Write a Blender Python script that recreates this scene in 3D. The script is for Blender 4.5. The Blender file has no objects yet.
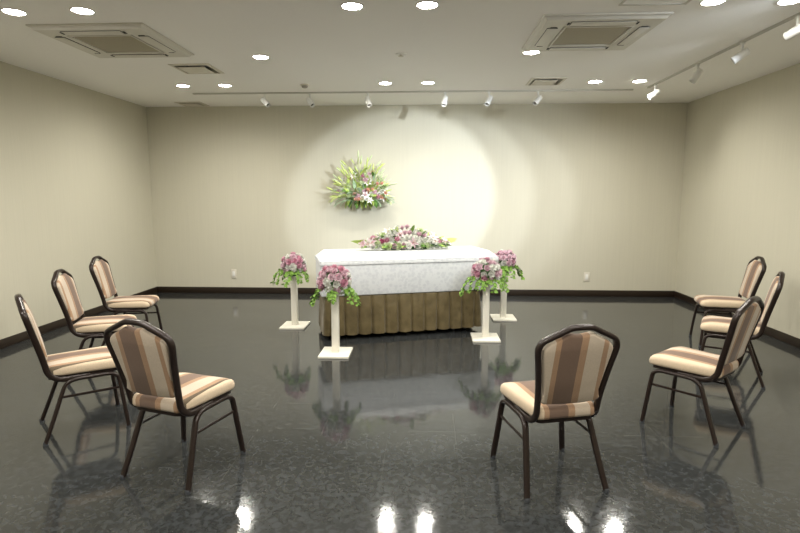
import bpy, bmesh, math, random
from mathutils import Vector, Matrix, Quaternion
R = math.radians
SC = bpy.context.scene
COL = SC.collection
random.seed(7)

# ---------------------------------------------------------------- camera, world, exposure
CAM_H, CEIL = 1.63, 3.05
XL, XR, YB, YF = -4.54, 4.03, 8.70, -1.8
cam = bpy.data.objects.new('camera', bpy.data.cameras.new('camera'))
COL.objects.link(cam)
cam.data.lens, cam.data.sensor_width, cam.data.sensor_fit = 24.0, 36.0, 'HORIZONTAL'
cam.data.clip_start = 0.02
_c = ((0.99881, 0.00643, -0.04833), (0.04833, -0.13195, 0.99008), (0.0, -0.99126, -0.13197))
_ya = Vector((26.0, -71.0, 533.3)).normalized()
_za = Vector((0, -_ya.z, _ya.y)).normalized()
_xa = _ya.cross(_za)
mw = Matrix(((_xa.x, -_xa.y, -_xa.z, 0), (_ya.x, -_ya.y, -_ya.z, 0), (_za.x, -_za.y, -_za.z, CAM_H), (0, 0, 0, 1)))
cam.matrix_world = mw
SC.camera = cam
w = bpy.data.worlds.new('world'); SC.world = w; w.use_nodes = True
w.node_tree.nodes['Background'].inputs[0].default_value = (0.5, 0.5, 0.5, 1)
w.node_tree.nodes['Background'].inputs[1].default_value = 0.02
SC.view_settings.view_transform = 'Standard'
SC.view_settings.look = 'None'
SC.view_settings.gamma = 1.0
SC.view_settings.use_curve_mapping = False
SC.view_settings.exposure = 0.87
SC.cycles.use_denoising = True
SC.cycles.max_bounces = 10
SC.cycles.diffuse_bounces = 6
LENS_E = 40.0                       # radiance of the ceiling downlight lenses
LIGHT_COL = (1.0, 0.965, 0.88)
SPOT_COL = (0.85, 0.92, 1.0)
# position on the track, where it points, cone (deg), blend, watts
SPOTS = [((2.92, 4.57), (1.058, 8.70, 1.492), 37, 0.4, 78),
         ((2.92, 3.598), (0.233, 8.70, 1.492), 32, 0.35, 210),
         ((2.92, 2.645), (-0.40, 8.70, 1.556), 25.8, 0.28, 560),
         ((2.92, 1.905), (-0.20, 6.00, 0.70), 30, 0.9, 15)]
SPILL = 46                          # watts of the stray light round each lit spotlight's beam
DOWN_W, DOWN_CONE = 39.5, 177         # watts and cone of every downlight

# ---------------------------------------------------------------- helpers
def mat(name, col, rough=0.6, metal=0.0, spec=0.5, **k):
    m = bpy.data.materials.new(name); m.use_nodes = True
    b = m.node_tree.nodes['Principled BSDF']
    b.inputs['Base Color'].default_value = (*col, 1)
    b.inputs['Roughness'].default_value = rough
    b.inputs['Metallic'].default_value = metal
    b.inputs['Specular IOR Level'].default_value = spec
    for kk, v in k.items():
        b.inputs[kk.replace('_', ' ')].default_value = v
    return m

def nd(m, t, **k):
    n = m.node_tree.nodes.new(t)
    for a, v in k.items(): setattr(n, a, v)
    return n

def ln(m, a, ai, b, bi): m.node_tree.links.new(a.outputs[ai], b.inputs[bi])
def bsdf(m): return m.node_tree.nodes['Principled BSDF']

def link(name, me, parent=None):
    o = bpy.data.objects.new(name, me); COL.objects.link(o)
    if parent: o.parent = parent
    return o

def obj(name, bm, m, parent=None, smooth=True, angle=40):
    bmesh.ops.recalc_face_normals(bm, faces=bm.faces)
    me = bpy.data.meshes.new(name); bm.to_mesh(me); bm.free()
    if m:
        for mm in (m if isinstance(m, (list, tuple)) else [m]): me.materials.append(mm)
    if smooth:
        me.polygons.foreach_set('use_smooth', [True] * len(me.polygons))
        me.set_sharp_from_angle(angle=R(angle))
    return link(name, me, parent)

def tag(o, label, cat, group=None):
    o['label'] = label; o['category'] = cat
    if group: o['group'] = group
    return o

def thing(name, label, cat, loc=(0, 0, 0), rz=0.0, group=None):
    o = bpy.data.objects.new(name, None); COL.objects.link(o)
    o.empty_display_size = 0.1
    o.location = loc; o.rotation_euler = (0, 0, rz)
    return tag(o, label, cat, group)

def struct(name, bm, m, parent=None, **k):
    o = obj(name, bm, m, parent, **k)
    if not parent: o['kind'] = 'structure'
    return o

def dup(root, loc, rz, label, group=None):
    r = root.copy(); COL.objects.link(r); r.location = loc; r.rotation_euler = (0, 0, rz)
    r['label'] = label
    if group: r['group'] = group
    for ch in list(root.children):
        c = ch.copy(); COL.objects.link(c); c.parent = r
        for g in list(ch.children):
            d = g.copy(); COL.objects.link(d); d.parent = c
    return r

def bm_box(bm, c, s, bevel=0.0, seg=2, rot=None):
    M = Matrix.Translation(c) @ (rot.to_4x4() if rot else Matrix()) @ Matrix.Diagonal((*s, 1))
    r = bmesh.ops.create_cube(bm, size=1.0, matrix=M)
    if bevel > 0:
        es = list({e for v in r['verts'] for e in v.link_edges})
        bmesh.ops.bevel(bm, geom=es, offset=bevel, segments=seg, affect='EDGES', profile=0.5)

def box(c, s, bevel=0.0, seg=2):
    bm = bmesh.new(); bm_box(bm, c, s, bevel, seg); return bm

def bm_lathe(bm, prof, n=24, M=None, cap0=True, cap1=True):
    M = M or Matrix()
    rings = []
    for r, z in prof:
        rings.append([bm.verts.new(M @ Vector((r * math.cos(2 * math.pi * i / n), r * math.sin(2 * math.pi * i / n), z))) for i in range(n)])
    for a, b in zip(rings, rings[1:]):
        for i in range(n):
            bm.faces.new((a[i], a[(i + 1) % n], b[(i + 1) % n], b[i]))
    if cap0: bm.faces.new(rings[0][::-1])
    if cap1: bm.faces.new(rings[-1])

def lathe(prof, n=24, M=None, **k):
    bm = bmesh.new(); bm_lathe(bm, prof, n, M, **k); return bm

def catmull(P, sub=6, closed=False):
    P = [Vector(p) for p in P]; n = len(P); out = []
    segs = n if closed else n - 1
    for i in range(segs):
        g = lambda k: P[k % n] if closed else P[max(0, min(n - 1, k))]
        p0, p1, p2, p3 = g(i - 1), g(i), g(i + 1), g(i + 2)
        for s in range(sub):
            t = s / sub
            out.append(0.5 * ((2 * p1) + (p2 - p0) * t + (2 * p0 - 5 * p1 + 4 * p2 - p3) * t * t + (3 * p1 - p0 - 3 * p2 + p3) * t ** 3))
    if not closed: out.append(P[-1])
    return out

def bm_sweep(bm, pts, rx, ry, ref=(0, 0, 1), n=10, cap=True, taper=None, square=2.0):
    """tube along pts; rx half-width along the side vector, ry along ref-ish; superellipse cross-section"""
    pts = [Vector(p) for p in pts]; ref = Vector(ref); rings = []
    for i, p in enumerate(pts):
        t = (pts[min(i + 1, len(pts) - 1)] - pts[max(i - 1, 0)]).normalized()
        s = t.cross(ref)
        if s.length < 1e-4: s = t.orthogonal()
        s.normalize(); u = s.cross(t).normalized()
        k = taper(i / (len(pts) - 1)) if taper else 1.0
        ring = []
        for j in range(n):
            a = 2 * math.pi * j / n
            ca, sa = math.cos(a), math.sin(a)
            ca = math.copysign(abs(ca) ** (2 / square), ca); sa = math.copysign(abs(sa) ** (2 / square), sa)
            ring.append(bm.verts.new(p + s * (rx * k * ca) + u * (ry * k * sa)))
        rings.append(ring)
    for a, b in zip(rings, rings[1:]):
        for j in range(n):
            bm.faces.new((a[j], a[(j + 1) % n], b[(j + 1) % n], b[j]))
    if cap:
        bm.faces.new(rings[0][::-1]); bm.faces.new(rings[-1])

def sweep(*a, **k):
    bm = bmesh.new(); bm_sweep(bm, *a, **k); return bm

def aim(v):
    """quaternion turning local +Z to v"""
    return Vector((0, 0, 1)).rotation_difference(Vector(v).normalized())

# ---------------------------------------------------------------- materials
def wall_material(name, col, line):
    m = mat(name, col, 0.75, spec=0.25)
    tc = nd(m, 'ShaderNodeTexCoord'); mp = nd(m, 'ShaderNodeMapping')
    mp.inputs['Scale'].default_value = line
    n = nd(m, 'ShaderNodeTexNoise'); n.inputs['Scale'].default_value = 1.0; n.inputs['Detail'].default_value = 3
    ln(m, tc, 'Object', mp, 0); ln(m, mp, 0, n, 'Vector')
    r = nd(m, 'ShaderNodeMapRange'); r.inputs[1].default_value = .3; r.inputs[2].default_value = .7
    r.inputs[3].default_value = 0.975; r.inputs[4].default_value = 1.012
    ln(m, n, 0, r, 0)
    mx = nd(m, 'ShaderNodeVectorMath', operation='SCALE'); mx.inputs[0].default_value = col
    ln(m, r, 0, mx, 'Scale'); ln(m, mx, 0, bsdf(m), 'Base Color')
    b = nd(m, 'ShaderNodeBump'); b.inputs['Strength'].default_value = 0.08; b.inputs['Distance'].default_value = 0.004
    ln(m, n, 0, b, 'Height'); ln(m, b, 0, bsdf(m), 'Normal')
    return m
WALL_COL = (0.58, 0.552, 0.447)
M_wall_x = wall_material('wallpaper_side', WALL_COL, (9, 60, 1.2))
M_wall_y = wall_material('wallpaper_back', WALL_COL, (60, 9, 1.2))
M_ceil = mat('ceiling_paper', (0.92, 0.905, 0.875), 0.8, spec=0.2)
_n = nd(M_ceil, 'ShaderNodeTexNoise'); _n.inputs['Scale'].default_value = 26; _n.inputs['Detail'].default_value = 4
_t = nd(M_ceil, 'ShaderNodeTexCoord'); ln(M_ceil, _t, 'Object', _n, 'Vector')
_b = nd(M_ceil, 'ShaderNodeBump'); _b.inputs['Strength'].default_value = .25; _b.inputs['Distance'].default_value = .01
ln(M_ceil, _n, 0, _b, 'Height'); ln(M_ceil, _b, 0, bsdf(M_ceil), 'Normal')
M_base = mat('dark_brown_skirting', (0.020, 0.0115, 0.0065), 0.42)

def floor_material():
    m = mat('waxed_dark_tile', (0.03, 0.032, 0.028), 0.1, spec=0.5)
    tc = nd(m, 'ShaderNodeTexCoord')
    # flecks
    n1 = nd(m, 'ShaderNodeTexNoise'); n1.inputs['Scale'].default_value = 27; n1.inputs['Detail'].default_value = 3.5; n1.inputs['Roughness'].default_value = .6; n1.inputs['Distortion'].default_value = .7
    ln(m, tc, 'Object', n1, 'Vector')
    cr = nd(m, 'ShaderNodeValToRGB')
    cr.color_ramp.elements[0].position = .44; cr.color_ramp.elements[0].color = (0.027, 0.0284, 0.0282, 1)
    cr.color_ramp.elements[1].position = .60; cr.color_ramp.elements[1].color = (0.043, 0.0462, 0.0485, 1)
    e = cr.color_ramp.elements.new(.51); e.color = (0.033, 0.0348, 0.0345, 1)
    ln(m, n1, 0, cr, 0)
    # tile seams 0.46 m
    sx = nd(m, 'ShaderNodeSeparateXYZ'); ln(m, tc, 'Object', sx, 0)
    def seam(axis, off):
        a = nd(m, 'ShaderNodeMath', operation='ADD'); a.inputs[1].default_value = off; ln(m, sx, axis, a, 0)
        d = nd(m, 'ShaderNodeMath', operation='DIVIDE'); d.inputs[1].default_value = .46; ln(m, a, 0, d, 0)
        f = nd(m, 'ShaderNodeMath', operation='FRACT'); ln(m, d, 0, f, 0)
        s = nd(m, 'ShaderNodeMath', operation='SUBTRACT'); s.inputs[1].default_value = .5; ln(m, f, 0, s, 0)
        ab = nd(m, 'ShaderNodeMath', operation='ABSOLUTE'); ln(m, s, 0, ab, 0)
        g = nd(m, 'ShaderNodeMath', operation='GREATER_THAN'); g.inputs[1].default_value = .5 - .0028; ln(m, ab, 0, g, 0)
        return g
    g1, g2 = seam('X', .25 + 46), seam('Y', 46 - 2.62)
    mx = nd(m, 'ShaderNodeMath', operation='MAXIMUM'); ln(m, g1, 0, mx, 0); ln(m, g2, 0, mx, 1)
    nb = nd(m, 'ShaderNodeTexNoise'); nb.inputs['Scale'].default_value = 2.2; ln(m, tc, 'Object', nb, 'Vector')
    nr = nd(m, 'ShaderNodeMapRange'); nr.inputs[1].default_value = .45; nr.inputs[2].default_value = .62; ln(m, nb, 0, nr, 0)
    ml = nd(m, 'ShaderNodeMath', operation='MULTIPLY'); ln(m, mx, 0, ml, 0); ln(m, nr, 0, ml, 1)
    mix = nd(m, 'ShaderNodeMix', data_type='RGBA'); mix.inputs['B'].default_value = (.065, .065, .06, 1)
    ln(m, ml, 0, mix, 'Factor'); ln(m, cr, 0, mix, 'A'); ln(m, mix, 'Result', bsdf(m), 'Base Color')
    # slight unevenness of the wax
    n2 = nd(m, 'ShaderNodeTexNoise'); n2.inputs['Scale'].default_value = 5; n2.inputs['Detail'].default_value = 2; ln(m, tc, 'Object', n2, 'Vector')
    n3 = nd(m, 'ShaderNodeTexNoise'); n3.inputs['Scale'].default_value = 60; ln(m, tc, 'Object', n3, 'Vector')
    ad = nd(m, 'ShaderNodeMath', operation='MULTIPLY_ADD'); ad.inputs[1].default_value = .12; ln(m, n3, 0, ad, 0); ln(m, n2, 0, ad, 2)
    b = nd(m, 'ShaderNodeBump'); b.inputs['Strength'].default_value = .10; b.inputs['Distance'].default_value = .01
    ln(m, ad, 0, b, 'Height'); ln(m, b, 0, bsdf(m), 'Normal')
    rr = nd(m, 'ShaderNodeMapRange'); rr.inputs[1].default_value = .35; rr.inputs[2].default_value = .7; rr.inputs[3].default_value = .075; rr.inputs[4].default_value = .085
    ln(m, n1, 0, rr, 0); ln(m, rr, 0, bsdf(m), 'Roughness')
    return m
M_floor = floor_material()

M_white = mat('white_plastic', (0.78, 0.77, 0.73), 0.4)
M_cream = mat('cream_plastic', (0.66, 0.62, 0.53), 0.45)
M_panel = mat('air_panel', (0.66, 0.635, 0.57), 0.45)
M_gap = mat('dark_gap', (0.02, 0.018, 0.015), 0.7)
M_spot = mat('white_spotlight_paint', (0.80, 0.80, 0.78), 0.35)
M_rail = mat('rail_grey', (0.56, 0.54, 0.49), 0.4)
M_stand = mat('ivory_paint', (0.80, 0.77, 0.68), 0.35)
M_steel = mat('steel', (0.5, 0.5, 0.5), 0.3, 1.0)
M_rubber = mat('rubber', (0.02, 0.02, 0.02), 0.6)
M_glide = mat('grey_glide', (0.06, 0.065, 0.075), 0.35)
M_tube = mat('brown_tube', (0.022, 0.0135, 0.011), 0.30, 0.25)
def emis(name, col, s):
    m = mat(name, (0.8, 0.8, 0.8), 0.5)
    bsdf(m).inputs['Emission Color'].default_value = (*col, 1)
    bsdf(m).inputs['Emission Strength'].default_value = s
    return m
M_lens = emis('downlight_lens', LIGHT_COL, LENS_E)
M_spotlens_on = emis('spot_lens_lit', SPOT_COL, 14)
M_spotlens = mat('spot_lens', (0.25, 0.25, 0.25), 0.15, 0.6)

def grille_material():
    m = mat('filter_mesh', (0.20, 0.17, 0.11), 0.6)
    tc = nd(m, 'ShaderNodeTexCoord')
    wv = nd(m, 'ShaderNodeTexWave'); wv.bands_direction = 'Y'; wv.inputs['Scale'].default_value = 28; ln(m, tc, 'Object', wv, 'Vector')
    cr = nd(m, 'ShaderNodeValToRGB')
    cr.color_ramp.elements[0].color = (0.26, 0.23, 0.16, 1); cr.color_ramp.elements[1].color = (0.44, 0.395, 0.29, 1)
    ln(m, wv, 0, cr, 0); ln(m, cr, 0, bsdf(m), 'Base Color')
    return m
M_grille = grille_material()

def stripe_material(name, back):
    m = mat(name, (0.5, 0.4, 0.3), 0.85, spec=0.2, Sheen_Weight=0.15)
    tc = nd(m, 'ShaderNodeTexCoord'); sx = nd(m, 'ShaderNodeSeparateXYZ'); ln(m, tc, 'Object', sx, 0)
    mr = nd(m, 'ShaderNodeMapRange'); mr.inputs[1].default_value = -.24; mr.inputs[2].default_value = .24; ln(m, sx, 'X', mr, 0)
    cr = nd(m, 'ShaderNodeValToRGB'); cr.color_ramp.interpolation = 'CONSTANT'
    beige, cream, tan, dark, olive = (.51, .425, .335), (.60, .48, .345), (.35, .22, .135), (.168, .110, .080), (.12, .09, .06)
    st = [(-.24, cream), (-.135, tan), (-.105, dark), (.005, tan), (.045, beige), (.135, tan), (.165, beige if back else olive), (.182, beige if back else cream)]
    if back: st[0] = (-.24, beige)
    el = cr.color_ramp.elements
    while len(el) < len(st): el.new(0.5)
    for e, (x, c) in zip(el, st): e.position = (x + .24) / .48
    for e, (x, c) in zip(el, st): e.color = (*c, 1)
    ln(m, mr, 0, cr, 0)
    n = nd(m, 'ShaderNodeTexNoise'); n.inputs['Scale'].default_value = 260; n.inputs['Detail'].default_value = 2; ln(m, tc, 'Object', n, 'Vector')
    r = nd(m, 'ShaderNodeMapRange'); r.inputs[3].default_value = .72; r.inputs[4].default_value = 1.28; ln(m, n, 0, r, 0)
    s = nd(m, 'ShaderNodeVectorMath', operation='SCALE'); ln(m, cr, 0, s, 0); ln(m, r, 0, s, 'Scale'); ln(m, s, 0, bsdf(m), 'Base Color')
    b = nd(m, 'ShaderNodeBump'); b.inputs['Strength'].default_value = .15; b.inputs['Distance'].default_value = .002
    ln(m, n, 0, b, 'Height'); ln(m, b, 0, bsdf(m), 'Normal')
    return m
M_stripe = stripe_material('striped_seat_fabric', False)
M_stripe_back = stripe_material('striped_back_fabric', True)

def brocade_material():
    m = mat('white_brocade', (0.80, 0.81, 0.83), 0.5, spec=0.4, Sheen_Weight=0.2)
    tc = nd(m, 'ShaderNodeTexCoord')
    v = nd(m, 'ShaderNodeTexVoronoi'); v.inputs['Scale'].default_value = 24; ln(m, tc, 'Object', v, 'Vector')
    n = nd(m, 'ShaderNodeTexNoise'); n.inputs['Scale'].default_value = 30; n.inputs['Detail'].default_value = 4; n.inputs['Distortion'].default_value = 1.5; ln(m, tc, 'Object', n, 'Vector')
    a = nd(m, 'ShaderNodeMath', operation='MULTIPLY'); ln(m, v, 'Distance', a, 0); ln(m, n, 0, a, 1)
    cr = nd(m, 'ShaderNodeValToRGB')
    cr.color_ramp.elements[0].position = .16; cr.color_ramp.elements[0].color = (.585, .605, .635, 1)
    cr.color_ramp.elements[1].position = .30; cr.color_ramp.elements[1].color = (.66, .68, .70, 1)
    ln(m, a, 0, cr, 0); ln(m, cr, 0, bsdf(m), 'Base Color')
    b = nd(m, 'ShaderNodeBump'); b.inputs['Strength'].default_value = .25; b.inputs['Distance'].default_value = .004
    ln(m, a, 0, b, 'Height'); ln(m, b, 0, bsdf(m), 'Normal')
    return m
M_brocade = brocade_material()

def skirt_material():
    m = mat('bronze_satin', (0.19, 0.13, 0.062), 0.5, spec=0.4, Sheen_Weight=0.2)
    tc = nd(m, 'ShaderNodeTexCoord')
    n = nd(m, 'ShaderNodeTexNoise'); n.inputs['Scale'].default_value = 9; n.inputs['Detail'].default_value = 4; ln(m, tc, 'Object', n, 'Vector')
    cr = nd(m, 'ShaderNodeValToRGB')
    cr.color_ramp.elements[0].position = .3; cr.color_ramp.elements[0].color = (.088, .064, .024, 1)
    cr.color_ramp.elements[1].position = .7; cr.color_ramp.elements[1].color = (.14, .105, .045, 1)
    ln(m, n, 0, cr, 0); ln(m, cr, 0, bsdf(m), 'Base Color')
    b = nd(m, 'ShaderNodeBump'); b.inputs['Strength'].default_value = .5; b.inputs['Distance'].default_value = .03
    ln(m, n, 0, b, 'Height'); ln(m, b, 0, bsdf(m), 'Normal')
    return m
M_skirt = skirt_material()

def petal(name, col, rough=0.55):
    m = mat(name, col, rough, spec=0.3, Subsurface_Weight=0.0)
    return m
M_pink = petal('pink_petal', (0.64, 0.35, 0.44))
M_palepink = petal('pale_pink_petal', (0.69, 0.51, 0.57))
M_deeppink = petal('deep_pink_petal', (0.55, 0.16, 0.29))
M_whitep = petal('white_petal', (0.74, 0.74, 0.69))
M_greenwhite = petal('greenish_white_petal', (0.62, 0.70, 0.44))
M_peach = petal('peach_petal', (0.74, 0.44, 0.34))
M_bud = petal('lily_bud_green', (0.55, 0.64, 0.22))
M_lime = petal('lime_leaf', (0.36, 0.47, 0.11))
M_leaf = petal('green_leaf', (0.15, 0.32, 0.055))
M_ivy = petal('ivy_leaf', (0.17, 0.31, 0.05))
M_dkleaf = petal('dark_leaf', (0.07, 0.16, 0.05))
M_grey = petal('grey_green_leaf', (0.30, 0.42, 0.26))

# ---------------------------------------------------------------- room shell
T = 0.12
struct('floor', box(((XL + XR) / 2, (YB + YF) / 2, -T / 2), (XR - XL + 2 * T, YB - YF + 2 * T, T)), M_floor, smooth=False)
struct('ceiling', box(((XL + XR) / 2, (YB + YF) / 2, CEIL + .2 + T / 2), (XR - XL + 2 * T, YB - YF + 2 * T, T)), M_ceil, smooth=False)
struct('wall_back', box(((XL + XR) / 2, YB + T / 2, CEIL / 2 + .1), (XR - XL + 2 * T, T, CEIL + .2)), M_wall_y, smooth=False)
struct('wall_front', box(((XL + XR) / 2, YF - T / 2, CEIL / 2 + .1), (XR - XL + 2 * T, T, CEIL + .2)), M_wall_y, smooth=False)
struct('wall_left', box((XL - T / 2, (YB + YF) / 2, CEIL / 2 + .1), (T, YB - YF, CEIL + .2)), M_wall_x, smooth=False)
struct('wall_right', box((XR + T / 2, (YB + YF) / 2, CEIL / 2 + .1), (T, YB - YF, CEIL + .2)), M_wall_x, smooth=False)
BH, BT = .103, .012
def skirting(name, c, s):
    struct(name, box(c, s, .004), M_base)
skirting('baseboard_back', ((XL + XR) / 2, YB - BT / 2, BH / 2), (XR - XL, BT, BH))
skirting('baseboard_front', ((XL + XR) / 2, YF + BT / 2, BH / 2), (XR - XL, BT, BH))
skirting('baseboard_left', (XL + BT / 2, (YB + YF) / 2, BH / 2), (BT, YB - YF - 2 * BT, BH))
skirting('baseboard_right', (XR - BT / 2, (YB + YF) / 2, BH / 2), (BT, YB - YF - 2 * BT, BH))

# the ceiling sheet the fittings are let into: a slab with real holes is cut for the recessed ones
HOLES = []      # (x0, x1, y0, y1) square openings above vents
def ceiling_sheet():
    """flat sheet at CEIL with rectangular openings, as a grid of quads"""
    xs = sorted({XL - T, XR + T} | {v for h in HOLES for v in h[:2]})
    ys = sorted({YF - T, YB + T} | {v for h in HOLES for v in h[2:]})
    bm = bmesh.new(); V = {}
    def gv(x, y, z):
        k = (x, y, z)
        if k not in V: V[k] = bm.verts.new(k)
        return V[k]
    for x0, x1 in zip(xs, xs[1:]):
        for y0, y1 in zip(ys, ys[1:]):
            cx, cy = (x0 + x1) / 2, (y0 + y1) / 2
            if any(h[0] < cx < h[1] and h[2] < cy < h[3] for h in HOLES): continue
            bm.faces.new((gv(x0, y0, CEIL), gv(x0, y1, CEIL), gv(x1, y1, CEIL), gv(x1, y0, CEIL)))
    return bm

# ---------------------------------------------------------------- chairs
def rounded_outline(pts, rad, seg=5):
    out = []; n = len(pts)
    for i in range(n):
        p0, p, p1 = Vector(pts[i - 1]), Vector(pts[i]), Vector(pts[(i + 1) % n])
        r = rad[i] if isinstance(rad, (list, tuple)) else rad
        a = p + (p0 - p).normalized() * r; b = p + (p1 - p).normalized() * r
        for s in range(seg + 1):
            t = s / seg
            out.append((1 - t) ** 2 * a + 2 * t * (1 - t) * p + t * t * b)
    return out

def pad(outline, prof, place, inner=3, dome=0.0):
    """upholstered pad: outline (2-D), prof = [(inset, height)...] from back face to front face; place maps (x, y, h) to 3-D"""
    bm = bmesh.new(); c = sum(outline, Vector((0, 0))) / len(outline); n = len(outline)
    def ring(inset, h):
        r = []
        for p in outline:
            d = p - c
            q = p - d.normalized() * inset
            r.append(bm.verts.new(place(q.x, q.y, h)))
        return r
    rings = [ring(i, h) for i, h in prof]
    last_i, last_h = prof[-1]
    for k in range(1, inner + 1):      # gently domed top
        t = k / (inner + 1)
        rr = []
        for p in outline:
            d = (p - c); q = c + d * (1 - t) * (1 - last_i / max(d.length, .01))
            rr.append(bm.verts.new(place(q.x, q.y, last_h + dome * (1 - (1 - t) ** 2))))
        rings.append(rr)
    for a, b in zip(rings, rings[1:]):
        for i in range(n): bm.faces.new((a[i], a[(i + 1) % n], b[(i + 1) % n], b[i]))
    bm.faces.new(rings[0][::-1]); bm.faces.new(rings[-1])
    return bm

def back_y(z):                      # lean of the back
    return -0.205 - (z - .50) * 0.245 - max(0, .62 - z) * 0.02
BACK_HALF = [(.176, .468), (.178, .53), (.187, .62), (.204, .74), (.2195, .825), (.2195, .862), (.203, .893), (.165, .914), (.115, .937), (.075, .956), (.045, .964), (0, .966)]
def make_chair(label):
    t = thing('banquet_chair', label, 'chair', group='striped banquet chairs')
    # seat
    so = rounded_outline([(-.180, -.215), (.180, -.215), (.218, .255), (-.218, .255)], [.04, .04, .07, .07])
    obj('seat', pad(so, [(.03, .432), (.006, .437), (0, .450), (0, .478), (.006, .492), (.02, .502)], lambda x, y, h: (x, y, h - (.02 * max(0, (y - .15) / .11) ** 2 if h > .46 else 0)), 3, .012), M_stripe, t, angle=70)
    sf = rounded_outline([(-.165, -.2), (.165, -.2), (.198, .225), (-.198, .225)], .04)
    obj('seat_frame', pad(sf, [(0, .412), (0, .434)], lambda x, y, h: (x, y, h), 0), M_tube, t, angle=30)
    # back cushion with the hand gap left under the crest of the frame
    half = [(.150, .533), (.160, .60), (.178, .72), (.1955, .825), (.1930, .856), (.165, .884), (.110, .911), (.072, .931), (.045, .930), (.0, .924)]
    ol = [Vector(p) for p in half] + [Vector((-x, z)) for x, z in half[::-1] if x > 0]
    ol = [p.to_2d() for p in catmull([(p.x, p.y, 0) for p in ol], 3, True)]
    cz = .73
    obj('backrest', pad(ol, [(.012, -.021), (.003, -.017), (0, -.008), (0, .008), (.004, .018), (.014, .024)],
                        lambda x, z, h: (x, back_y(z) + h * .97 + .004, z + h * .235), 3, .010), M_stripe_back, t, angle=70)
    # tubular back frame, one bend from rail to rail
    P = []
    for sgn in (1, -1):
        hp = [(sgn * x, back_y(z), z) for x, z in BACK_HALF]
        rail = [(sgn * .180, .04, .408), (sgn * .180, -.06, .407), (sgn * .179, -.125, .410), (sgn * .177, -.168, .428)]
        side = rail + hp
        P.append(side if sgn == 1 else side[::-1][1:])
    path = catmull(P[0] + P[1], 4)
    obj('back_frame', sweep(path, .0150, .0195, ref=(0, .97, .24), n=12, square=2.6), M_tube, t, angle=50)
    # legs: each half of a side bow, with a grey glide
    for sx in (-1, 1):
        for sy in (-1, 1):
            if sy > 0:
                q = [(sx * .190, .05, .400), (sx * .192, .12, .401), (sx * .194, .165, .398), (sx * .197, .197, .382), (sx * .2, .212, .350), (sx * .214, .229, .20), (sx * .235, .247, .012)]
            else:
                q = [(sx * .190, .05, .400), (sx * .190, -.03, .400), (sx * .191, -.075, .392), (sx * .194, -.108, .368), (sx * .198, -.127, .33), (sx * .214, -.182, .18), (sx * .235, -.247, .012)]
            lg = obj('leg', sweep(catmull(q, 5), 0.0135, .0175, ref=(sx, 0, 0.05), n=12, square=2.6), M_tube, t, angle=50)
            d = (Vector(q[-1]) - Vector(q[-2])).normalized()
            f = Vector(q[-1]); bm = bmesh.new()
            bm_lathe(bm, [(.0155, 0), (.0165, .004), (.0165, .020), (.014, .024)], 12, Matrix.Translation((f.x, f.y, 0)))
            obj('glide', bm, M_glide, lg, angle=50)
        z = .292
        a, b = (sx * .2055, .2185, z), (sx * .2025, -.141, z)
        obj('stretcher', sweep([a, tuple((Vector(a) + Vector(b)) / 2), b], .007, .009, ref=(0, 0, 1), n=8), M_tube, t)
    return t

CHAIRS = [
    ((-1.451, 2.996), -17.2, 'striped chair with its whole back to us, standing before the skirt and pedestals'),
    ((0.718, 2.998), 14.35, 'striped chair seen from behind, standing alone on the side of the spotlight rail wall'),
    ((-2.443, 3.545), -51.2, 'striped chair just behind the back-turned chair, on the bare wall side, seat partly hidden'),
    ((-2.948, 4.635), -72, 'middle striped chair of the three set sideways along the bare wall'),
    ((-3.25, 5.64), -78, 'striped chair on the bare wall side, farther from us than its row'),
    ((1.916, 3.741), 41.8, 'striped chair with all four legs in view, first of three beside spotlight rail wall'),
    ((2.778, 4.839), 61, 'middle striped chair of three beside the spotlight rail wall, mostly hidden by another'),
    ((3.29, 5.965), 76, 'striped chair at the far end of the row beside the spotlight rail wall'),
]
c0 = None
for (x, y), a, lab in CHAIRS:
    if c0 is None:
        c0 = make_chair(lab); c0.location = (x, y, 0); c0.rotation_euler.z = R(a)
    else:
        dup(c0, (x, y, 0), R(a), lab)

# ---------------------------------------------------------------- casket on its skirted stand
CA = R(16.5)
CX, CY = -1.165, 5.79                 # near corner of the casket
U = Vector((math.cos(CA), math.sin(CA), 0)); N = Vector((-U.y, U.x, 0))
CL, CW = 2.13, .70
def on_casket(a, b, z): return Vector((CX, CY, 0)) + U * a + N * b + Vector((0, 0, z))

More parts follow.
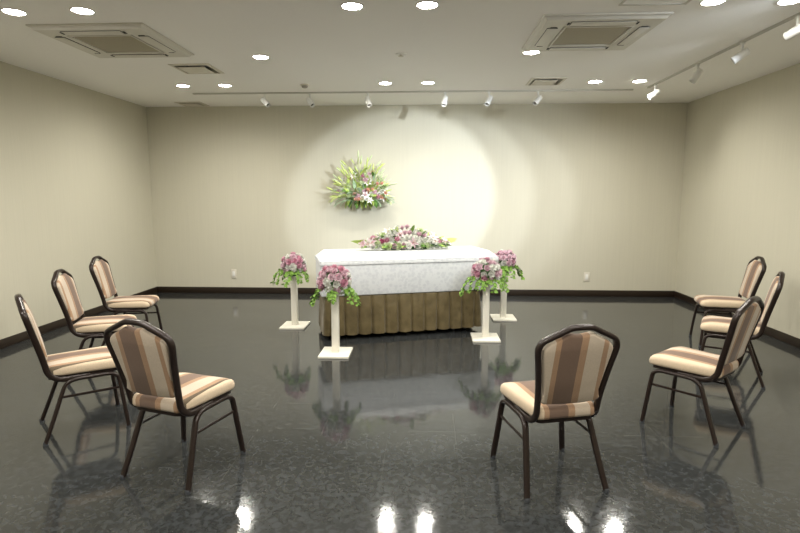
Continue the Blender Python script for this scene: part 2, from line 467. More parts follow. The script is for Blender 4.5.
bier = thing('bier', 'long low stand under the white coffin, hung with a pleated bronze-brown skirt', 'stand', on_casket(.985, .35, 0), CA)
SL, SW, ST = 1.86, .66, .506
obj('top_board', box((0, 0, ST - .012), (SL - .03, SW - .03, .024), .004), mat('board', (.22, .15, .09), .5), bier)
def skirt():
    hx, hy, r = SL / 2 - .012, SW / 2 - .012, .05
    per = []
    def line(a, b):
        n = max(2, int((Vector(b) - Vector(a)).length / .006))
        for i in range(n): per.append(Vector(a).lerp(Vector(b), i / n))
    def arc(cx, cy, a0):
        for i in range(12):
            a = a0 + math.pi / 2 * i / 12
            per.append(Vector((cx + r * math.cos(a), cy + r * math.sin(a))))
    line((-hx + r, -hy), (hx - r, -hy)); arc(hx - r, -hy + r, -math.pi / 2)
    line((hx, -hy + r), (hx, hy - r)); arc(hx - r, hy - r, 0)
    line((hx - r, hy), (-hx + r, hy)); arc(-hx + r, hy - r, math.pi / 2)
    line((-hx, hy - r), (-hx, -hy + r)); arc(-hx + r, -hy + r, math.pi)
    n = len(per); s = [0]
    for i in range(1, n): s.append(s[-1] + (per[i] - per[i - 1]).length)
    tot = s[-1] + (per[0] - per[-1]).length
    k = round(tot / .155); pl = tot / k
    bm = bmesh.new(); rings = []
    H = [.505, .496, .483, .47, .40, .30, .20, .12, .062]
    for h in H:
        f = (.505 - h) / .45
        ring = []
        for i, p in enumerate(per):
            t = (per[(i + 1) % n] - per[i - 1]).normalized(); nn = Vector((t.y, -t.x))
            ph = (s[i] / pl) % 1.0; idx = int(s[i] / pl)
            d = min(ph, 1 - ph) * pl                        # distance to the fold between two box pleats
            jit = math.sin(idx * 12.9898) * .5
            o = .026 * (1 - math.exp(-(d / .014) ** 2)) * (.35 + .65 * min(1, f * 3)) + f * (.010 + .006 * jit) * math.sin(math.pi * ph) + f * .012
            o += .004 * f * math.sin(ph * 9 + idx * 2.1)
            if h == .505: o -= .004
            z = h - (.006 * math.sin(math.pi * ph) + .004 * jit if h < .07 else 0)
            ring.append(bm.verts.new((p.x + nn.x * o, p.y + nn.y * o, z)))
        rings.append(ring)
    for a, b in zip(rings, rings[1:]):
        for i in range(n): bm.faces.new((a[i], b[i], b[(i + 1) % n], a[(i + 1) % n]))
    bmesh.ops.recalc_face_normals(bm, faces=bm.faces)
    bmesh.ops.solidify(bm, geom=bm.faces, thickness=0.003)
    return bm
obj('skirt', skirt(), M_skirt, bier, angle=60)
for sx in (-1, 1):
    for sy in (-1, 1):
        l = obj('leg', box((sx * (SL / 2 - .16), sy * (SW / 2 - .12), .285), (.04, .04, .43), .005), M_steel, bier)
        bm = bmesh.new()
        bm_lathe(bm, [(.012, -.012), (.03, -.012), (.035, -.006), (.035, .006), (.03, .012), (.012, .012)], 18,
                 Matrix.Translation((sx * (SL / 2 - .16), sy * (SW / 2 - .12), .035)) @ Matrix.Rotation(math.pi / 2, 4, 'X'))
        bm_box(bm, (sx * (SL / 2 - .16), sy * (SW / 2 - .12) + .018, .052), (.022, .004, .045))
        bm_box(bm, (sx * (SL / 2 - .16), sy * (SW / 2 - .12) - .018, .052), (.022, .004, .045))
        obj('caster', bm, M_rubber, l)

cas = thing('coffin', 'white brocade coffin with sloping lid edges on the skirted stand', 'coffin', on_casket(CL / 2, CW / 2, ST), CA)
obj('body', box((0, 0, .177), (CL - .02, CW - .02, .354), .012, 3), M_brocade, cas)
def lid():
    bm = bmesh.new()
    def rect(hx, hy, z): return [bm.verts.new((sx * hx, sy * hy, z)) for sx, sy in ((-1, -1), (1, -1), (1, 1), (-1, 1))]
    hx, hy = CL / 2, CW / 2
    rs = [rect(hx, hy, .354), rect(hx, hy, .391), rect(hx - .004, hy - .004, .395), rect(hx - .095, hy - .075, .470), rect(hx - .11, hy - .09, .474)]
    for a, b in zip(rs, rs[1:]):
        for i in range(4): bm.faces.new((a[i], a[(i + 1) % 4], b[(i + 1) % 4], b[i]))
    bm.faces.new(rs[0][::-1]); bm.faces.new(rs[-1])
    es = [e for e in bm.edges if abs(e.verts[0].co.z - e.verts[1].co.z) > .02]
    bmesh.ops.bevel(bm, geom=es, offset=.012, segments=3, affect='EDGES', profile=.5)
    return bm
obj('lid', lid(), M_brocade, cas, angle=25)
LIDZ = ST + .474

# ---------------------------------------------------------------- flowers
def bm_petal(bm, M, L, W, curl=0.3, cup=0.2, tip=0.6, nl=4, ruffle=0.0, midx=0):
    """petal growing along +X from the origin, curling towards +Z"""
    rows = []
    for i in range(nl + 1):
        t = i / nl
        wd = W * (math.sin(math.pi * min(1, (t * (1 - .5 * tip * .3) + .10)) ** (1 - .25 * tip)) if True else 1)
        if i == nl: wd = W * (.55 * (1 - tip) + .03)
        a = curl * t
        x = L * (math.sin(a) / a * t if abs(curl) > 1e-3 and t > 0 else t); z = L * ((1 - math.cos(a)) / a * t if abs(curl) > 1e-3 and t > 0 else 0)
        row = []
        for s in (-1, 0, 1):
            row.append(bm.verts.new(M @ Vector((x, s * wd / 2, z + abs(s) * cup * wd + ruffle * random.uniform(-1, 1) * (t > .5)))))
        rows.append(row)
    for a, b in zip(rows, rows[1:]):
        for j in (0, 1):
            f = bm.faces.new((a[j], a[j + 1], b[j + 1], b[j])); f.material_index = midx

def petal_frame(phi, elev, r0=0.0, z0=0.0):
    return Matrix.Rotation(phi, 4, 'Z') @ Matrix.Translation((r0, 0, z0)) @ Matrix.Rotation(-elev, 4, 'Y')

def flower_mesh(name, kind, mats):
    bm = bmesh.new()
    if kind == 'carnation':
        for k, (n, el, L, W) in enumerate([(8, 5, .040, .030), (8, 28, .042, .030), (8, 50, .042, .028), (6, 68, .040, .024), (4, 82, .038, .02)]):
            for i in range(n):
                bm_petal(bm, petal_frame(2 * math.pi * (i + .5 * (k % 2)) / n + random.uniform(-.15, .15), R(el + random.uniform(-8, 8)), .003, 0), L, W, .35, .12, 0.1, 4, .0035)
        bm_lathe(bm, [(.003, -.02), (.009, -.012), (.012, .0), (.02, .012), (.012, .02)], 10)
    elif kind == 'rose':
        for k, (n, el, L, W) in enumerate([(5, 20, .042, .046), (5, 40, .042, .044), (5, 58, .040, .04), (4, 72, .038, .032), (3, 83, .036, .024)]):
            for i in range(n):
                bm_petal(bm, petal_frame(2 * math.pi * (i + .5 * (k % 2)) / n + random.uniform(-.1, .1), R(el), .004, 0), L, W, .75 - .1 * k, .20, 0.15, 5)
        bm_lathe(bm, [(.003, -.02), (.009, -.012), (.014, .0), (.016, .018), (.006, .032)], 10)
    elif kind == 'lily':
        for i in range(6):
            bm_petal(bm, petal_frame(2 * math.pi * i / 6, R(62 if i % 2 else 56), .006, 0), .11, .046 if i % 2 else .036, -1.15, .16, .95, 7)
        for i in range(6):
            a = 2 * math.pi * (i + .5) / 6
            p = [Vector((.004 * math.cos(a), .004 * math.sin(a), 0)), Vector((.012 * math.cos(a), .012 * math.sin(a), .04)), Vector((.026 * math.cos(a), .026 * math.sin(a), .07))]
            nf = len(bm.faces); bm_sweep(bm, p, .0014, .0014, n=5)
            bm_lathe(bm, [(.001, -.006), (.004, 0), (.001, .006)], 6, Matrix.Translation(p[-1]))
            bm.faces.ensure_lookup_table()
            for f in bm.faces[nf:]: f.material_index = 1
        bm_lathe(bm, [(.004, -.03), (.007, -.005), (.010, .012)], 8)
    elif kind == 'bud':
        nf = 0
        bm_lathe(bm, [(.004, .06), (.010, .075), (.014, .10), (.0135, .13), (.008, .165), (.002, .182)], 8)
        nf = len(bm.faces)
        bm_sweep(bm, [(0, 0, -.10), (.004, 0, -.03), (0, 0, .062)], .003, .003, ref=(1, 0, 0), n=6)
        bm.faces.ensure_lookup_table()
        for f in bm.faces[nf:]: f.material_index = 1
    elif kind == 'leaf':
        bm_sweep(bm, [(-.05, 0, 0), (0, 0, 0)], .002, .002, n=5)
        bm_petal(bm, Matrix(), .15, .062, -.5, .16, .95, 8)
    elif kind == 'blade':
        bm_sweep(bm, [(-.05, 0, 0), (0, 0, 0)], .002, .002, n=5)
        bm_petal(bm, Matrix(), .19, .026, -.45, .12, .97, 8)
    elif kind == 'fern':
        pts = catmull([(0, 0, 0), (.10, 0, .02), (.20, 0, .005), (.29, 0, -.05), (.34, 0, -.11)], 5)
        bm_sweep(bm, pts, .0022, .0022, n=5)
        for i in range(2, len(pts)):
            t = i / len(pts)
            for s in (-1, 1):
                d = (pts[min(i + 1, len(pts) - 1)] - pts[i - 1]).normalized()
                ang = math.atan2(-d.z, d.x)
                M = Matrix.Translation(pts[i]) @ Matrix.Rotation(ang, 4, 'Y') @ Matrix.Rotation(s * R(55), 4, 'Z')
                bm_petal(bm, M, .060 * (1 - .6 * t) + .01, .009, -.4, .1, .9, 3)
    elif kind == 'ivy':
        P = [(0, 0, 0), (.05, 0, .025), (.11, 0, .0), (.155, .01, -.07), (.18, -.01, -.15)]
        pts = catmull(P, 5)
        bm_sweep(bm, pts, .002, .002, n=5)
        for i in range(3, len(pts)):
            for s in ((-1, 1) if i % 2 else (random.choice((-1, 1)),)):
                ph = s * R(random.uniform(35, 100))
                M = Matrix.Translation(pts[i]) @ Matrix.Rotation(R(random.uniform(5, 75)), 4, 'Y') @ Matrix.Rotation(ph, 4, 'Z') @ Matrix.Rotation(R(random.uniform(-40, 40)), 4, 'X')
                sz = random.uniform(.036, .056)
                bm_sweep(bm, [M @ Vector((0, 0, 0)), M @ Vector((.012, 0, 0))], .001, .001, n=4)
                M2 = M @ Matrix.Translation((.01, 0, 0))
                bm_petal(bm, M2, sz, sz * .8, -.5, .12, .8, 4)
                bm_petal(bm, M2 @ Matrix.Rotation(.8, 4, 'Z'), sz * .7, sz * .42, -.4, .1, .9, 3)
                bm_petal(bm, M2 @ Matrix.Rotation(-.8, 4, 'Z'), sz * .7, sz * .42, -.4, .1, .9, 3)
    me = bpy.data.meshes.new(name); bm.to_mesh(me); bm.free()
    for m in mats: me.materials.append(m)
    me.polygons.foreach_set('use_smooth', [True] * len(me.polygons))
    return me

FM = {}
def fm(kind, mats, nvar=2):
    key = (kind, tuple(m.name for m in mats))
    if key not in FM: FM[key] = [flower_mesh(kind, kind, mats) for _ in range(nvar)]
    return random.choice(FM[key])

def bloom(name, kind, mats, parent, p, d, s=1.0, spin=None):
    """a bloom facing d (its +Z)"""
    o = link(name, fm(kind, mats), parent)
    q = aim(d) @ Quaternion((0, 0, 1), random.uniform(0, 6.28) if spin is None else spin)
    o.rotation_mode = 'QUATERNION'; o.rotation_quaternion = q; o.location = p; o.scale = (s, s, s)
    return o

def frond(name, kind, mats, parent, p, d, s=1.0, roll=0.0, nvar=3):
    """a leaf or trail whose +X runs along d with its face turned up"""
    o = link(name, fm(kind, mats, nvar), parent)
    x = Vector(d).normalized(); up = Vector((0, 0, 1))
    if abs(x.z) > .97: up = Vector((0, -1, 0))
    y = up.cross(x).normalized(); z = x.cross(y)
    q = Matrix((x, y, z)).transposed().to_quaternion() @ Quaternion((1, 0, 0), roll)
    o.rotation_mode = 'QUATERNION'; o.rotation_quaternion = q; o.location = p; o.scale = (s, s, s)
    return o

# pedestals and their bouquets
PEDS = [  # centre, bouquet height of the ball centre, labels
    ((-1.635, 6.485), .785, .165, 'ivory square pedestal at the bare-wall corner of the coffin, standing farther back', 'pink and white posy on the back pedestal near the bare wall'),
    ((-0.925, 5.340), .775, .185, 'ivory square pedestal in front of the skirt, nearer the bare wall', 'pink and white posy before the coffin, hanging over the skirt edge'),
    ((0.690, 6.012), .785, .175, 'ivory square pedestal hiding the end of the coffin, in front of another pedestal', 'paler pink posy overlapping the coffin end, in front of another posy'),
    ((1.040, 7.035), .785, .165, 'ivory square pedestal behind another pedestal, beyond the coffin end by the back wall', 'pink posy partly hidden behind another posy, against the cream back wall'),
]
def make_pedestal(label, loc):
    t = thing('flower_pedestal', label, 'pedestal', loc, 0, 'ivory flower pedestals')
    obj('base', box((0, 0, .011), (.31, .36, .022), .003), M_stand, t)
    obj('post', box((0, 0, .326), (.072, .072, .610), .003), M_stand, t)
    obj('top', box((0, 0, .636), (.16, .16, .012), .003), M_stand, t)
    return t
ped0 = None
random.seed(12)
for i, ((x, y), zc, rad, lab, blab) in enumerate(PEDS):
    if ped0 is None: ped0 = make_pedestal(lab, (x, y, 0))
    else: dup(ped0, (x, y, 0), 0, lab)
    b = thing('posy', blab, 'bouquet', (x, y, .642), random.uniform(0, 6), 'posies on the pedestals')
    b.rotation_euler.z = 0
    obj('foam_holder', lathe([(.05, 0), (.066, .02), (.088, .08), (.096, .14), (.084, .19), (.04, .225)], 20), M_dkleaf, b)
    c = Vector((0, 0, zc - .642 - .01))
    # blooms on a dome
    pts = []
    for ring, (el, n) in enumerate([(88, 1), (58, 7), (28, 11), (0, 12), (-24, 10)]):
        for k in range(n):
            a = 2 * math.pi * (k + .5 * ring) / n + random.uniform(-.12, .12)
            e = R(el + random.uniform(-6, 6))
            pts.append(Vector((math.cos(a) * math.cos(e), math.sin(a) * math.cos(e), math.sin(e))))
    for j, d in enumerate(pts):
        rr = rad * random.uniform(.78, .92)
        m = random.choices([M_pink, M_palepink, M_whitep], [2.2, 3.6, 3.4] if i < 2 else [2.2, 5.0, 2.6])[0]
        kind = random.choice(['carnation', 'carnation', 'rose'])
        bloom(kind, kind, (m,), b, c + Vector((d.x * rr, d.y * rr, d.z * rr * .95)) - d * .022, d, random.uniform(1.0, 1.22))
    for k in range(12):                                    # small leaves between the blooms
        a = random.uniform(0, 6.28)
        frond('leaf', 'leaf', (random.choice([M_leaf, M_ivy]),), b, c + Vector((math.cos(a) * .05, math.sin(a) * .05, -.06)), (math.cos(a), math.sin(a), random.uniform(-.2, .25)), random.uniform(.65, .95), random.uniform(-.5, .5))
    trails = {0: [(188, 1.1), (215, .9), (150, .8), (-20, .75), (-60, .8), (-95, .95), (50, .7)],
              1: [(185, .95), (205, 1.0), (165, .8), (-15, 1.05), (-30, .85), (-85, .75), (-105, .6), (60, .7)],
              2: [(180, 1.2), (200, .95), (230, .7), (-10, .95), (-40, .8), (-100, .7), (-75, .8), (70, .7)],
              3: [(0, 1.0), (-20, 1.0), (15, .8), (-60, .8), (-95, 1.0), (-130, .9), (190, .6), (100, .7)]}[i]
    for a, s in trails:
        a = R(a)
        frond('ivy_trail', 'ivy', (M_ivy,), b, c + Vector((math.cos(a) * .06, math.sin(a) * .06, -.075)), (math.cos(a), math.sin(a), 0), s, random.uniform(-.3, .3))

# spray on the coffin lid
random.seed(23)
sp = thing('coffin_spray', 'low pink and white flower spray lying along the coffin lid', 'flower arrangement', on_casket(1.075, .41, LIDZ), CA)
obj('foam_tray', box((0, .01, .016), (.54, .10, .032), .008), M_dkleaf, sp)
HL = .62
def env(u): return max(.05, .285 * (1 - abs(u) ** 1.7) + .03)      # height along the spray
cnt = 0
for k in range(72):
    u = ((k * 7) % 72 + .5) / 72 * 2 - 1; u *= .92
    h = env(u); el = (0.0, .35, .65, .95)[k % 4] * random.uniform(.85, 1.05)
    yy = (-.125, -.105, -.06, .0)[k % 4] + random.uniform(-.015, .015)
    z = .05 + max(0, h - .09) * el
    kind, m = random.choices([('carnation', M_whitep), ('rose', M_palepink), ('rose', M_pink), ('carnation', M_greenwhite), ('rose', M_deeppink), ('lily', M_palepink), ('lily', M_whitep)], [6.5, 2.6, 1.3, 2.0, .4, 1.0, .8])[0]
    d = Vector((u * .9 + random.uniform(-.25, .25), -1.0 + el * .5 + random.uniform(-.2, .2), .2 + el * 1.0))
    mats = (m, M_peach) if kind == 'lily' else (m,)
    if kind == 'lily': z = max(z, .085)
    bloom(kind, kind, mats, sp, Vector((u * HL * .93, yy * (1 - .4 * abs(u)), z)), d, random.uniform(.95, 1.2) if kind != 'lily' else random.uniform(.6, .78))
for k in range(52):
    u = random.uniform(-1, 1); fr = random.random() < .5
    d = Vector((u * 1.1 + random.uniform(-.4, .4), -.9 if fr else random.uniform(-.6, .4), .16 if fr else random.uniform(.3, 1.0)))
    hh = .05 if fr else random.uniform(.05, max(.06, env(u) * .75))
    frond('leaf', 'leaf', (random.choice([M_lime, M_leaf, M_leaf, M_dkleaf, M_ivy]),), sp, Vector((u * HL * .78, -.09 if fr else -.04, hh)), d, random.uniform(.65, .95), random.uniform(-.6, .6))
for u, x in ((-1, -.5), (1, .5), (-.95, -.46), (.95, .47)):
    frond('leaf', 'leaf', (M_lime,), sp, Vector((x, random.uniform(-.05, .05), .06)), (u, random.uniform(-.5, .3), random.uniform(.3, .6)), 1.2, .9)
for k in range(12):
    u = random.uniform(-.85, .85)
    bloom('lily_bud', 'bud', (random.choice([M_bud, M_greenwhite]), M_leaf), sp, Vector((u * .5, random.uniform(-.04, .06), max(.075, env(u) * .55))), (u * .7 + random.uniform(-.2, .2), random.uniform(-.3, .2), 1), .62)

# arrangement hung on the back wall
random.seed(5)
WA = Vector((-1.005, YB - .11, 1.566))
wf = thing('wall_flower_arrangement', 'large lily arrangement hung high on the cream back wall above the coffin', 'flower arrangement', WA)
wf.scale = (1.055, 1.055, 1.055)  # place and size scaled about the camera when the back wall moved
bm = bmesh.new(); bm_box(bm, (0, .088, -.02), (.12, .022, .16), .004); bm_box(bm, (0, .04, -.08), (.05, .09, .012), .002)
obj('wall_bracket', bm, M_stand, wf)
obj('basket', lathe([(.05, -.085), (.075, -.07), (.088, .0), (.092, .06), (.07, .075)], 24), M_dkleaf, wf)
def fan(ang, r, y=0.0): return Vector((math.sin(ang) * r, y, math.cos(ang) * r))
for k in range(64):                                        # buds and their stalks fanning upwards
    a = random.uniform(-1.45, 1.45); rmax = .68 - .13 * abs(a)
    r = rmax * random.uniform(.42, .82)
    p = fan(a, r, random.uniform(-.26, .0)) + Vector((0, 0, .02))
    d = fan(a + random.uniform(-.45, .45), 1, random.uniform(-.6, .1))
    bloom('lily_bud', 'bud', (random.choice([M_bud, M_bud, M_greenwhite]), random.choice([M_lime, M_bud])), wf, p, d, random.uniform(.75, 1.05))
for k in range(96):
    a = random.uniform(-1.65, 1.65)
    p = fan(a, random.uniform(.05, .42 - .06 * abs(a)), random.uniform(-.27, .0)) + Vector((0, 0, .02))
    d = fan(a + random.uniform(-.7, .7), 1, random.uniform(-.9, .1))
    frond('leaf', random.choice(['blade', 'leaf', 'leaf']), (random.choice([M_lime, M_lime, M_leaf, M_grey, M_bud, M_bud]),), wf, p, d, random.uniform(.6, 1.0), random.uniform(-1, 1))
for k in range(60):
    a = random.uniform(-1.6, 1.6); r = .47 * random.random() ** .7 * (1 - .12 * abs(a))
    kind, m = random.choices([('rose', M_peach), ('carnation', M_palepink), ('carnation', M_whitep), ('lily', M_whitep), ('carnation', M_greenwhite), ('rose', M_pink)], [2.4, 2.2, 1.4, 2.2, 2.6, 1.4])[0]
    p = fan(a, r, -.26 - .04 * random.random() + .28 * r) + Vector((0, 0, -.01))
    d = fan(a, .6, -1.0) + Vector((random.uniform(-.3, .3), 0, random.uniform(-.1, .4)))
    bloom(kind, kind, (m, M_peach) if kind == 'lily' else (m,), wf, p, d, random.uniform(.75, 1.05) if kind != 'lily' else random.uniform(.6, .85))
for k in range(20):
    s = -1 if k % 2 else 1
    frond('fern_frond', 'fern', (random.choice([M_lime, M_grey, M_grey, M_bud]),), wf, Vector((s * random.uniform(.05, .18), random.uniform(-.16, .0), random.uniform(-.06, .10))),
          (s, random.uniform(-.7, -.05), random.uniform(-.15, .45)), random.uniform(.85, 1.15), random.uniform(-.5, .5))
for k in range(26):
    a = random.uniform(-1, 1)
    frond('leaf', 'leaf', (random.choice([M_lime, M_leaf, M_lime, M_dkleaf]),), wf, Vector((a * .26, random.uniform(-.18, -.03), .0)), (a * .7, -.45, -1), random.uniform(.6, 1.05), random.uniform(-.8, .8))

# ---------------------------------------------------------------- ceiling fittings, positions scaled about the camera to the raised ceiling
def cassette(x, y, label):
    t = thing('air_conditioner', label, 'air conditioner', (x, y, CEIL), 0, 'ceiling air conditioners')
    t.scale = (1.055, 1.055, 1.055)
    bm = bmesh.new()                                       # stepped frame with a square opening, hanging .035 below the ceiling
    def ring4(h, z): return [bm.verts.new((sx * h, sy * h, z)) for sx, sy in ((-1, -1), (1, -1), (1, 1), (-1, 1))]
    rs = [ring4(.475, 0), ring4(.475, -.010), ring4(.455, -.016), ring4(.440, -.034), ring4(.285, -.034), ring4(.275, -.028), ring4(.275, -.005)]
    for a, b in zip(rs, rs[1:]):
        for i in range(4): bm.faces.new((a[i], a[(i + 1) % 4], b[(i + 1) % 4], b[i]))
    bm.faces.new(rs[-1])
    obj('panel', bm, M_panel, t, angle=20)
    g = obj('intake_grille', box((0, 0, -.026), (.50, .50, .014), .010, 3), M_grille, t)
    bm = bmesh.new()
    for sx, sy, lx, ly in ((0, -1, .538, .016), (0, 1, .538, .016), (-1, 0, .016, .51), (1, 0, .016, .51)):
        bm_box(bm, (sx * .262, sy * .262, -.0305), (lx, ly, .014), .003)
    obj('grille_frame', bm, M_panel, g)
    for k in range(4):
        Mr = Matrix.Rotation(k * math.pi / 2, 4, 'Z')
        bm = bmesh.new(); bm_box(bm, (0, .358, -.0352), (.495, .084, .003)); bm.transform(Mr)
        s = obj('outlet_slot', bm, M_gap, t)
        bm = bmesh.new(); bm_box(bm, (0, .358, -.0385), (.487, .078, .006), .003, rot=Matrix.Rotation(R(2), 3, 'X')); bm.transform(Mr)
        obj('louver', bm, M_panel, s)
        for q in (-1, 1):
            bm = bmesh.new(); bm_box(bm, (q * .262, .352, -.037), (.014, .052, .004), .001); bm.transform(Mr)
            obj('corner_clip', bm, M_gap, t)
    return t
cassette(-2.857, 5.037, 'ceiling air conditioner panel on the plain side, with a dull mesh grille')
cassette(1.423, 4.989, 'ceiling air conditioner panel between the bright downlight and the angled spotlight rail')

def vent(x, y, s, label):
    h = s / 2; HOLES.append((x - h + .03, x + h - .03, y - h + .03, y + h - .03))
    t = thing('ceiling_vent', label, 'vent', (x, y, CEIL), 0, 'square ceiling vents')
    bm = bmesh.new()
    def ring4(k, z): return [bm.verts.new((sx * k, sy * k, z)) for sx, sy in ((-1, -1), (1, -1), (1, 1), (-1, 1))]
    rs = [ring4(h, 0), ring4(h, -.006), ring4(h - .035, -.012), ring4(h - .035, .05)]
    for a, b in zip(rs, rs[1:]):
        for i in range(4): bm.faces.new((a[i], a[(i + 1) % 4], b[(i + 1) % 4], b[i]))
    obj('frame', bm, M_cream, t, angle=20)
    obj('duct', box((0, 0, .09), (s - .062, s - .062, .02)), M_gap, t)
    bm = bmesh.new()
    bm_box(bm, (-.018, .018, -.0125), (s - .150, s - .150, .004), .001)
    for q in (-1, 1): bm_box(bm, (-.018 + q * .08, .018, .04), (.01, .01, .09))
    obj('damper_plate', bm, M_cream, t)
vent(-2.592, 6.148, 0.455, 'square ceiling vent close to the air conditioner on the plain side')
vent(1.492, 7.015, 0.434, 'square ceiling vent beyond the air conditioner, by the spotlight rail end')
vent(-3.661, 8.444, 0.402, 'dim square ceiling vent tucked close to the back wall corner')
struct('trim_1', ceiling_sheet(), M_ceil, smooth=False)

def downlight(x, y, label):
    t = thing('downlight', label, 'ceiling light', (x, y, CEIL), 0, 'round recessed downlights')
    t.scale = (.96, .96, .96)
    obj('trim_ring', lathe([(.077, -.001), (.079, -.006), (.088, -.007), (.094, -.003), (.094, 0)], 32, cap0=False, cap1=False), M_white, t)
    obj('lens', lathe([(.0775, -.0035), (.06, -.005), (.03, -.0055)], 32, cap0=False), M_lens, t, angle=80)
    ld = bpy.data.lights.get('downlight_beam')
    if not ld:
        ld = bpy.data.lights.new('downlight_beam', 'SPOT'); ld.energy = DOWN_W; ld.spot_size = R(DOWN_CONE); ld.spot_blend = 0.92
        ld.color = LIGHT_COL; ld.shadow_soft_size = .07
    lo = bpy.data.objects.new('beam', ld); COL.objects.link(lo); lo.parent = t; lo.location = (0, 0, -.05)
DL = [(-3.217, 4.232, 'bright round downlight cut by the photo edge, first of its ceiling row'),
      (-2.666, 4.232, 'bright round downlight just in front of the plain-side air conditioner'),
      (-0.566, 4.232, 'big round downlight of the middle front pair, on the bare wall side'),
      (0, 4.232, 'big round downlight of the middle front pair, on the spotlight rail side'),
      (2.106, 4.264, 'round downlight at the top photo edge beside the ceiling hatch'),
      (2.666, 4.275, 'round downlight at the top photo edge closest to the angled spotlight rail'),
      (-1.714, 5.671, 'single round downlight between the plain-side air conditioner and the sprinkler disc'),
      (1.042, 5.619, 'single round downlight touching the corner of the air conditioner by the rail'),
      (-3.174, 7.058, 'small far downlight nearest the bare wall, under a ceiling vent'),
      (-2.619, 7.068, 'small far downlight above the end of the long spotlight rail'),
      (-0.529, 7.026, 'small far downlight in the central pair, nearer the smoke detector'),
      (0.016, 7.026, 'small far downlight in the central pair, nearer the vent'),
      (2.111, 7.058, 'small far downlight between the ceiling vent and the angled rail'),
      (2.661, 7.058, 'small far downlight beside the end of the angled rail and its lit spotlight')]
for x, y, l in DL: downlight(x, y, l)
for x, y in ((-3.217, 1.407), (-2.666, 1.407), (-0.566, 1.407), (0, 1.407), (2.106, 1.407), (2.666, 1.407), (-1.714, 2.815), (1.042, 2.815), (-1.714, 0), (1.042, 0)):
    downlight(x, y, 'round recessed downlight in the ceiling above and behind the viewer')

# spotlight rails
def rail(label, a, b):
    t = thing('track_rail', label, 'lighting rail', ((a[0] + b[0]) / 2, (a[1] + b[1]) / 2, CEIL), math.atan2(b[1] - a[1], b[0] - a[0]))
    L = math.hypot(b[0] - a[0], b[1] - a[1])
    bm = bmesh.new()
    for sy in (-1, 1): bm_box(bm, (0, sy * .0105, -.009), (L, .006, .018), .001)
    bm_box(bm, (0, 0, -.003), (L, .016, .006))
    obj('channel', bm, M_rail, t)
    obj('contact_strip', box((0, 0, -.008), (L - .02, .012, .004)), M_gap, t)
    for sx in (-1, 1): obj('end_cap', box((sx * (L / 2 + .004), 0, -.0095), (.010, .029, .019), .002), M_white, t)
rail('long grey spotlight rail running across the ceiling before the back wall', (-3.264, 7.576), (2.772, 7.576))
rail('grey spotlight rail slanting along the ceiling beside the side wall', (2.92, 7.438), (2.92, 1.27))

def spotlight(x, y, target, label, lit=None, group='white spotlights on the rails', drop=.092, spill=0):
    t = thing('track_spotlight', label, 'spotlight', (x, y, CEIL - .019), 0, group)
    bm = bmesh.new(); bm_box(bm, (0, 0, -.008), (.034, .034, .016), .003); obj('adapter', bm, M_spot, t)
    piv = Vector((0, 0, -.016 - drop))
    d = (Vector(target) - (Vector(t.location) + piv)).normalized()
    q = aim(d).to_matrix()
    side = d.cross(Vector((0, 0, 1))).normalized()
    bm = bmesh.new()
    bm_lathe(bm, [(.011, 0), (.011, -drop + .0), (.013, -drop - .004)], 12, Matrix.Translation((0, 0, -.016)))
    off = side * .042
    bm_sweep(bm, [piv, piv + off * .6, piv + off + d * .004, piv + off + d * .045], .008, .008, ref=(0.3, 0.2, 1), n=8)
    obj('stem', bm, M_spot, t)
    M = Matrix.Translation(piv) @ q.to_4x4()
    hd = obj('head', lathe([(.015, -.062), (.030, -.060), (.036, -.052), (.037, .080), (.0345, .084), (.032, .082), (.031, .055), (.028, .05)], 24, M), M_spot, t, angle=35)
    obj('lens', lathe([(.0305, .056), (.015, .060)], 20, M, cap0=False), M_spotlens_on if lit else M_spotlens, hd)
    if lit:
        cone, blend, watts = lit
        ld = bpy.data.lights.new('beam', 'SPOT'); ld.energy = watts; ld.spot_size = R(cone); ld.spot_blend = blend
        ld.color = SPOT_COL; ld.shadow_soft_size = .03
        lo = bpy.data.objects.new('beam', ld); COL.objects.link(lo); lo.parent = t
        lo.location = piv + d * .095; lo.rotation_mode = 'QUATERNION'; lo.rotation_quaternion = aim(-d)
        if spill:
            ls = ld.copy(); ls.energy = spill; ls.spot_size = R(64); ls.spot_blend = 1.0
            so = bpy.data.objects.new('stray_beam', ls); COL.objects.link(so); so.parent = t
            so.location = lo.location; so.rotation_mode = 'QUATERNION'; so.rotation_quaternion = aim(-d)
TG = (-.15, 6.45, 1.0)
for x, l in ((-2.252, 'unlit white spotlight first on the long rail, open end tipped down towards the coffin'),
             (-1.618, 'unlit white spotlight hanging beside the smoke detector'),
             (-0.808, 'unlit white spotlight on the long rail directly above the hanging lily arrangement'),
             (0.252, 'unlit white spotlight on the long rail above the brightest patch of wall'),
             (0.852, 'unlit white spotlight on the long rail, fifth from the bare wall'),
             (1.514, 'unlit white spotlight under the square ceiling vent, last on the long rail')):
    spotlight(x, 7.576, TG, l)
spotlight(2.92, 7.213, (-.4, 7.3, .9), 'brightly lit white spotlight at the far end of the slanting rail', (30, .6, 40))
spotlight(2.92, 6.139, (1.0, 6.3, .0), 'unlit white spotlight second from the far end of the slanting rail')
spotlight(2.92, 5.312, (.3, 6.4, 1.0), 'unlit white spotlight third from the far end of the slanting rail')
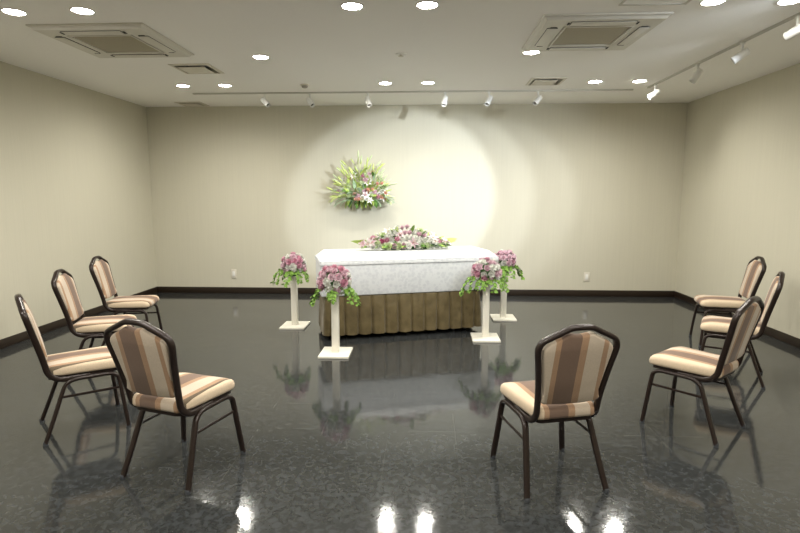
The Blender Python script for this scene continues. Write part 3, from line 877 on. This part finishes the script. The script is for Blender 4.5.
for i, ((x, y), tg, cone, bl, wt) in enumerate(SPOTS):
    spotlight(x, y, tg, ['lit white spotlight cut off by the photo edge on the slanting rail', 'lit white spotlight farther along the slanting rail', 'lit white spotlight hung second to last on the slanting rail', 'lit white spotlight hung last on the slanting rail'][i], (cone, bl, wt), spill=SPILL if i < 3 else 0)

# small ceiling fittings
t = thing('smoke_detector', 'small round smoke detector on the ceiling beside the long rail', 'smoke detector', (-1.574, 7.068, CEIL))
obj('mount', lathe([(.055, 0), (.055, -.012), (.05, -.016)], 28), M_cream, t)
obj('sensor', lathe([(.042, -.014), (.042, -.022), (.034, -.040), (.016, -.046)], 28), mat('detector_grey', (.34, .32, .28), .5), t)
t = thing('ceiling_sprinkler', 'flat round sprinkler disc at the middle of the ceiling', 'sprinkler', (-.262, 5.629, CEIL))
obj('escutcheon', lathe([(.058, 0), (.056, -.006), (.04, -.009)], 28), M_white, t)
obj('deflector', lathe([(.012, -.008), (.012, -.018), (.028, -.02), (.028, -.024)], 20), M_cream, t)
t = thing('ceiling_hatch', 'framed ceiling access hatch beside the top photo edge, partly cut off', 'hatch', (1.682, 4.058, CEIL))
t.scale = (1.055, 1.055, 1.0)
bm = bmesh.new()
for sx, sy, lx, ly in ((0, -1, .47, .018), (0, 1, .47, .018), (-1, 0, .018, .434), (1, 0, .018, .434)):
    bm_box(bm, (sx * .226, sy * .226, -.004), (lx, ly, .008), .001)
obj('frame', bm, M_rail, t)
obj('cover', box((0, 0, -.002), (.43, .43, .004)), M_ceil, t)

# wall outlets, positions scaled about the camera to the back wall
def outlet(x, z, label):
    t = thing('wall_outlet', label, 'outlet', (x, YB, z), 0, 'outlets in the back wall')
    obj('plate', box((0, -.005, 0), (.092, .010, .15), .003), M_cream, t)
    obj('socket', box((0, -.0115, .0), (.044, .005, .085), .002), M_white, t)
outlet(-3.207, .33, 'pale outlet plate low on the back wall near the bare wall corner')
outlet(2.613, .32, 'pale outlet plate low on the back wall near the spotlight rail side')
